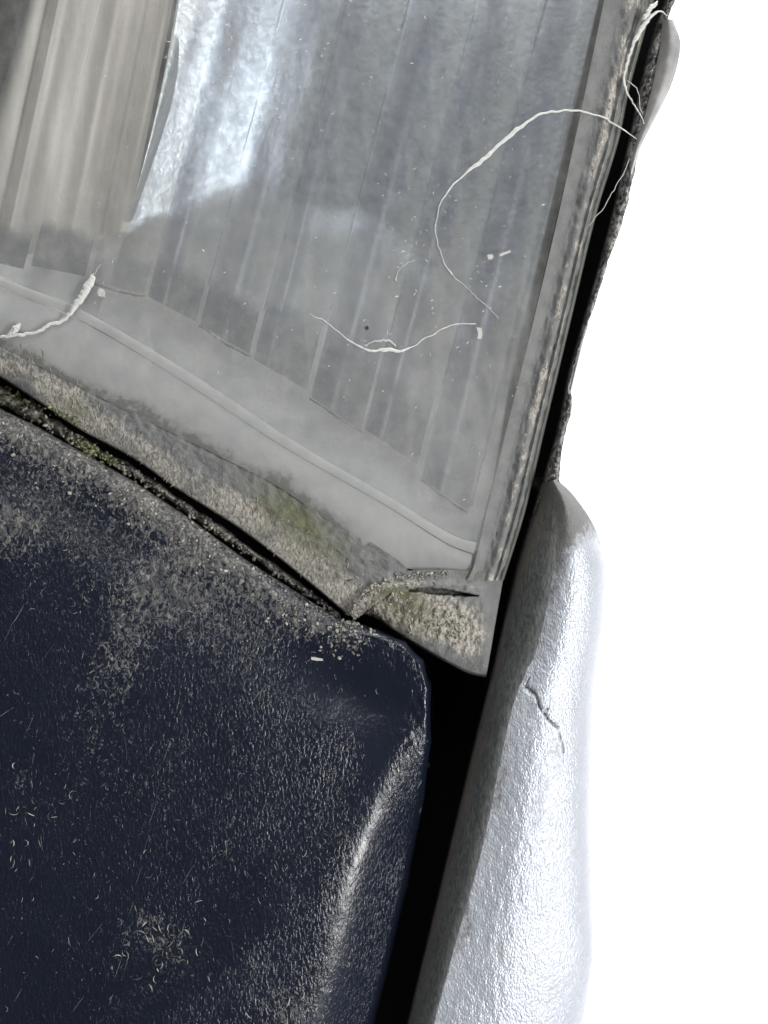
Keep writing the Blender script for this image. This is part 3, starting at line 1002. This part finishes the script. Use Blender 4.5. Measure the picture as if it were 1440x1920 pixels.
o['kind'] = 'stuff'; tag(o, 'grey dirt clump bridging bumper corner and crusting the lamp tab', 'dirt')

# dust flecks on the bumper; upright dashes at right paint grain glints
it = []
spots = [(35, 985, 80, 60, 260), (320, 1130, 170, 90, 700), (300, 1765, 70, 55, 130), (540, 1890, 50, 36, 40), (120, 1880, 140, 60, 60), (300, 1490, 300, 110, 480),
         (30, 1540, 40, 60, 50), (520, 1330, 180, 150, 420), (560, 1600, 150, 220, 520), (700, 1560, 50, 260, 330), (640, 1800, 50, 120, 200), (260, 1650, 260, 200, 330), (210, 1240, 60, 130, 160)]
for cx, cy, sx, sy, n in spots:
    for _ in range(n):
        x = cx + rng.normal() * sx * .75; y = cy + rng.normal() * sy * .75
        if cx == 700 or cx == 640:
            x = x - (y - cy) * .24
        h = hit('bumper', x, y)
        if not h:
            continue
        big = (cx in (300, 540, 30) and cy > 1500) and rng.random() < .55
        if rng.random() < (.3 if big else .35) or (not big and fbm(np.array([x / 60]), np.array([y / 60]), 77)[0] < .5 + rng.normal() * .05):
            continue
        L = (.25 + rng.random() ** 2.5 * 1.5) if not big else rng.uniform(.7, 2.2)
        W = rng.uniform(.05, .13) if not big else rng.uniform(.12, .28)
        it.append((h[0], h[1], L * 1e-3, W * 1e-3, rng.normal(math.pi * .5 if cx < 400 else math.pi * .56, .55 if cx < 400 else .3), rng.normal() * .35))
for _ in range(26):
    x = rng.uniform(0, 620); y = rng.uniform(1150, 1900)
    h = hit('bumper', x, y)
    if h:
        it.append((h[0], h[1], rng.uniform(2, 6) * 1e-3, rng.uniform(.035, .06) * 1e-3, rng.normal(math.pi * .42, .3), rng.normal() * .05))
for k in range(9):
    x = 312 - k * 13; y = 1410 + k * 58
    h = hit('bumper', x, y)
    if h:
        it.append((h[0], h[1], 5.2e-3, .05e-3, math.pi * .5 - .2, .02))
o = slivers('bumper_dust_glints', it, FLECK)
o['kind'] = 'stuff'; tag(o, 'pale dust flecks and painted grain glints over the dark pebbled bumper', 'dust')

# flecks and fuzz on the lower bevel and side flange
it = []
for _ in range(1300):
    t = rng.random(); c = along(SEAM_U[1:], t); e = rng.random() * 85
    x, y = c[0] + .45 * e, c[1] - .85 * e
    if rng.random() > bev_dirt(np.array([x]), np.array([y]))[0] + .1:
        continue
    h = hit(['bevel', 'rim'], x, y)
    if h:
        it.append((h[0], h[1], rng.uniform(.4, 2.0) * 1e-3, rng.uniform(.08, .24) * 1e-3, rng.normal(math.pi * .5, .6), rng.normal() * .35))
for _ in range(700):
    y = rng.uniform(0, 1080); uu = rng.normal(.62, .13)
    xi = np.interp(y, [p[1] for p in INN], [p[0] for p in INN]); xo = np.interp(y, [p[1] for p in OUT], [p[0] for p in OUT])
    x = xi + (xo - xi) * uu
    if rng.random() > side_dirt(np.array([x]), np.array([y]))[0]:
        continue
    h = hit('side', x, y)
    if h:
        it.append((h[0], h[1], rng.uniform(.3, 1.2) * 1e-3, rng.uniform(.08, .22) * 1e-3, rng.normal(math.pi * .55, .5), rng.normal() * .3))
o = slivers('flange_dust', it, GRIT)
o['kind'] = 'stuff'; tag(o, 'beige dust fibres clinging to the grimy lamp flanges', 'dust')

# dried moss flakes on the corner tab
it = []
for _ in range(130):
    t = rng.random(); c = along([(700, 1125), (760, 1140), (880, 1190)], t)
    x = c[0] + rng.normal() * 16; y = c[1] + rng.normal() * 17
    if seg_dist(np.array([x]), np.array([y]), CRK)[0] < 9:
        continue
    h = hit('tab', x, y)
    if h:
        it.append((h[0] + h[1] * .0001, h[1], (.5 + 1.6 * rng.random() ** 2) * 1e-3, rng.uniform(.2, .6) * 1e-3, rng.normal(math.pi * .6, .7), rng.normal() * .3))
o = slivers('dried_moss', it, FLAKE)
o['kind'] = 'stuff'; tag(o, 'dried olive moss flakes crusted over the lamp corner tab', 'moss')

# fine flecks on the lens
it = []
for _ in range(330):
    r = rng.random()
    if r < .35:
        x, y = rng.normal(490, 70), rng.normal(110, 90)
    elif r < .7:
        x, y = rng.normal(830, 120), rng.normal(500, 200)
    else:
        x, y = rng.uniform(150, 1000), rng.uniform(0, 900)
    h = hit('lens', x, y)
    if h:
        it.append((h[0], h[1], rng.uniform(.25, .9) * 1e-3, rng.uniform(.05, .16) * 1e-3, rng.uniform(0, 6.3), rng.normal() * .4))
o = slivers('lens_dust', it, LFLECK)
o['kind'] = 'stuff'; tag(o, 'tiny pale dust flecks stuck on the clear headlamp lens', 'dust')

# ------------------------------------------------------------------ single small things
def chip(name, cx, cy, poly, key, label, mat, cat, th=.12):
    h = hit(key, cx, cy)
    dd = -h[0].y * 1e3
    s = slab(name, [(cx + a * .85 + rng.uniform(-1, 1), cy + b * .85 + rng.uniform(-1, 1)) for a, b in poly], dd + th, dd - .05, mat)
    return tag(s, label, cat)


chip('chip', 899, 625, [(-6, -13), (5, -11), (6, 2), (4, 13), (-5, 12), (-4, 0)], 'lens', 'pale rectangular chip on lens beside the sagging web thread', CHIP, 'chip')
chip('chip', 920, 481, [(-7, -5), (4, -6), (7, 2), (2, 6), (-6, 5)], 'lens', 'small pale square chip on the lens below the long looping thread', CHIP, 'chip')
chip('chip', 947, 474, [(-14, 4), (2, -2), (12, -7), (13, -2), (3, 3), (-10, 8)], 'lens', 'small elongated pale chip beside a square chip on the lens', CHIP, 'chip')
chip('speck', 688, 615, [(-5, -1), (-2, -5), (3, -4), (5, 1), (2, 5), (-2, 4)], 'lens', 'tiny black speck on the lens above the sagging thread', SPECK, 'speck', .25)
chip('splinter', 595, 1235, [(-14, -4), (0, -3), (12, 0), (12, 5), (-1, 4), (-14, 2)], 'bumper', 'short pale splinter lying on bumper under its dirty top edge', CHIP, 'splinter', .25)
chip('silk_spot', 189, 549, [(-9, -4), (-3, -10), (6, -9), (10, -2), (9, 8), (2, 9), (-6, 6)], 'lens', 'faint round whitish spot beside the white silk cocoon', FAINT, 'spot', .1)

LK = ['lens', 'bead', 'rim', 'side', 'bevel', 'seal', 'bulge', 'tab']


def thread(name, pts, label, mat, cat='thread', lift=.25, rough=.2, default=-3.0, group=None, sides=8, n=None):
    """pts: (px,py,radius px[,lift mm]) following the surfaces below it"""
    full = cr([(p[0], p[1], p[2] * (.64 if p[2] > 2 else .5), (p[3] if len(p) > 3 else lift) * 20) for p in pts], max(20, len(pts) * 4))
    jn = np.arange(len(full)) * .9
    full[:, 0] += 3.2 * (vnoise(jn, jn * 0 + 1, len(pts)) - .5); full[:, 1] += 3.2 * (vnoise(jn, jn * 0 + 5, len(pts)) - .5)
    hs = [hit(LK, q[0], q[1]) for q in full]
    dd = np.array([max(-h[0].y * 1e3, -6) if h else default for h in hs])
    pad = np.pad(dd, 3, mode='edge')
    dd = np.max(np.stack([pad[k:k + len(dd)] for k in range(7)]), 0)
    pad = np.pad(dd, 2, mode='edge')
    dd = np.mean(np.stack([pad[k:k + len(dd)] for k in range(5)]), 0)
    Wp = P(full[:, 0], full[:, 1], dd + full[:, 3] / 20)
    R = np.maximum(full[:, 2], .4) * PX
    n = max(n or 0, len(full) * 3)
    o = tube_mesh(name, Wp, R, mat, None, sides=sides, n=n, rough=rough)
    return tag(o, label, cat, group)


thread('web_thread', [(1195, 262, 1.2, 1.0), (1160, 236, 2.2, .8), (1110, 213, 2.4), (1060, 207, 2.8), (1015, 214, 3.2), (985, 232, 4.2), (965, 246, 6.0), (940, 268, 5.0), (905, 301, 5.6),
                      (886, 315, 4.2), (868, 330, 2.4), (845, 352, 2.2), (826, 382, 1.9), (817, 420, 1.7), (822, 460, 1.6), (834, 496, 1.8), (848, 516, 2.2)],
       'long white web thread looping over the lens to its side flange', SILK, n=160)
thread('web_strand', [(848, 516, 1.6), (875, 540, 1.3), (905, 568, 1.2), (935, 598, 1.0)], 'faint thin strand running on from looping web thread', SILK2)
thread('sagging_thread', [(580, 588, .9), (610, 603, 1.8), (640, 625, 2.0), (670, 648, 2.2), (700, 658, 3.6), (725, 655, 5.2), (748, 660, 4.0), (775, 648, 2.0), (810, 628, 1.7), (850, 608, 1.8), (892, 606, 1.6)],
       'thin white web thread sagging across the lower lens', SILK, n=110, rough=.35)
thread('web_wisp', [(682, 648, 1.2), (705, 640, 2.2), (728, 640, 3.0), (742, 650, 2.5)], 'short silk wisp bunched on the sagging web thread', SILK2)
thread('silk_cocoon', [(0, 632, 3), (30, 628, 5), (60, 624, 3.5), (80, 616, 4.2), (100, 606, 4.6), (115, 603, 5), (128, 592, 4.5), (140, 576, 9), (152, 558, 11), (163, 541, 12.5), (170, 528, 11), (173, 519, 6), (175, 515, 1.5)],
       'white elongated silk cocoon with stringy tail on the lower lens', SILK, 'cocoon', lift=.7, n=120, rough=.12, sides=14)
thread('silk_tuft', [(12, 632, 3), (24, 622, 9), (32, 614, 8), (38, 606, 2)], 'soft white silk tuft at end of the cocoon tail', SILK, 'silk tuft', lift=.7, sides=12)
thread('silk_hair', [(175, 516, 1.6), (181, 506, 1.2), (188, 496, .8)], 'thin silk hair standing off the tip of white cocoon', SILK2, lift=1.0)
thread('edge_thread', [(1253, 30, 1.6, 1.4), (1240, 22, 2.4, 1.6), (1226, 26, 4.5, 1.8), (1210, 45, 6.5, 1.6), (1194, 70, 6.0, 1.6), (1184, 92, 4.2, 1.4), (1175, 125, 3.6, 1.2), (1171, 148, 4.0, 1), (1173, 166, 3.0, 1), (1183, 186, 2.4, 1.2), (1196, 206, 2.2, 1.6), (1208, 232, 1.6, 1.8)],
       'thick white web thread along the top of side flange', SILK, n=130, rough=.25)
thread('silk_bead', [(1203, 38, 2, 1.8), (1209, 31, 6, 2), (1214, 26, 5, 2), (1220, 15, 7, 2), (1228, 8, 5, 2), (1233, 2, 2, 1.8)], 'lumpy white silk beads above the thick edge thread', SILK, 'silk beads', sides=12)
thread('edge_loop', [(1175, 152, 1.4, 1.2), (1185, 158, 2.0, 2.5), (1194, 165, 2.0, 3), (1198, 180, 1.5, 3), (1203, 212, 1.2, 2.5)], 'small grey silk loop spanning the black gap', SILK2)
thread('gap_strand', [(1180, 298, 1.0, 1.5), (1168, 326, 1.3, 2), (1150, 358, 1.4, 2.5), (1130, 392, 1.3, 1.5), (1103, 424, 1.3, .6)], 'thin grey silk strand stretched across gap beside the flange', SILK2)
thread('lens_fibre', [(742, 527, 2.6), (746, 510, 1.4), (760, 496, 1.1), (778, 488, .8)], 'short curved fibre with pale tip on the lens', SILK2, 'fibre')
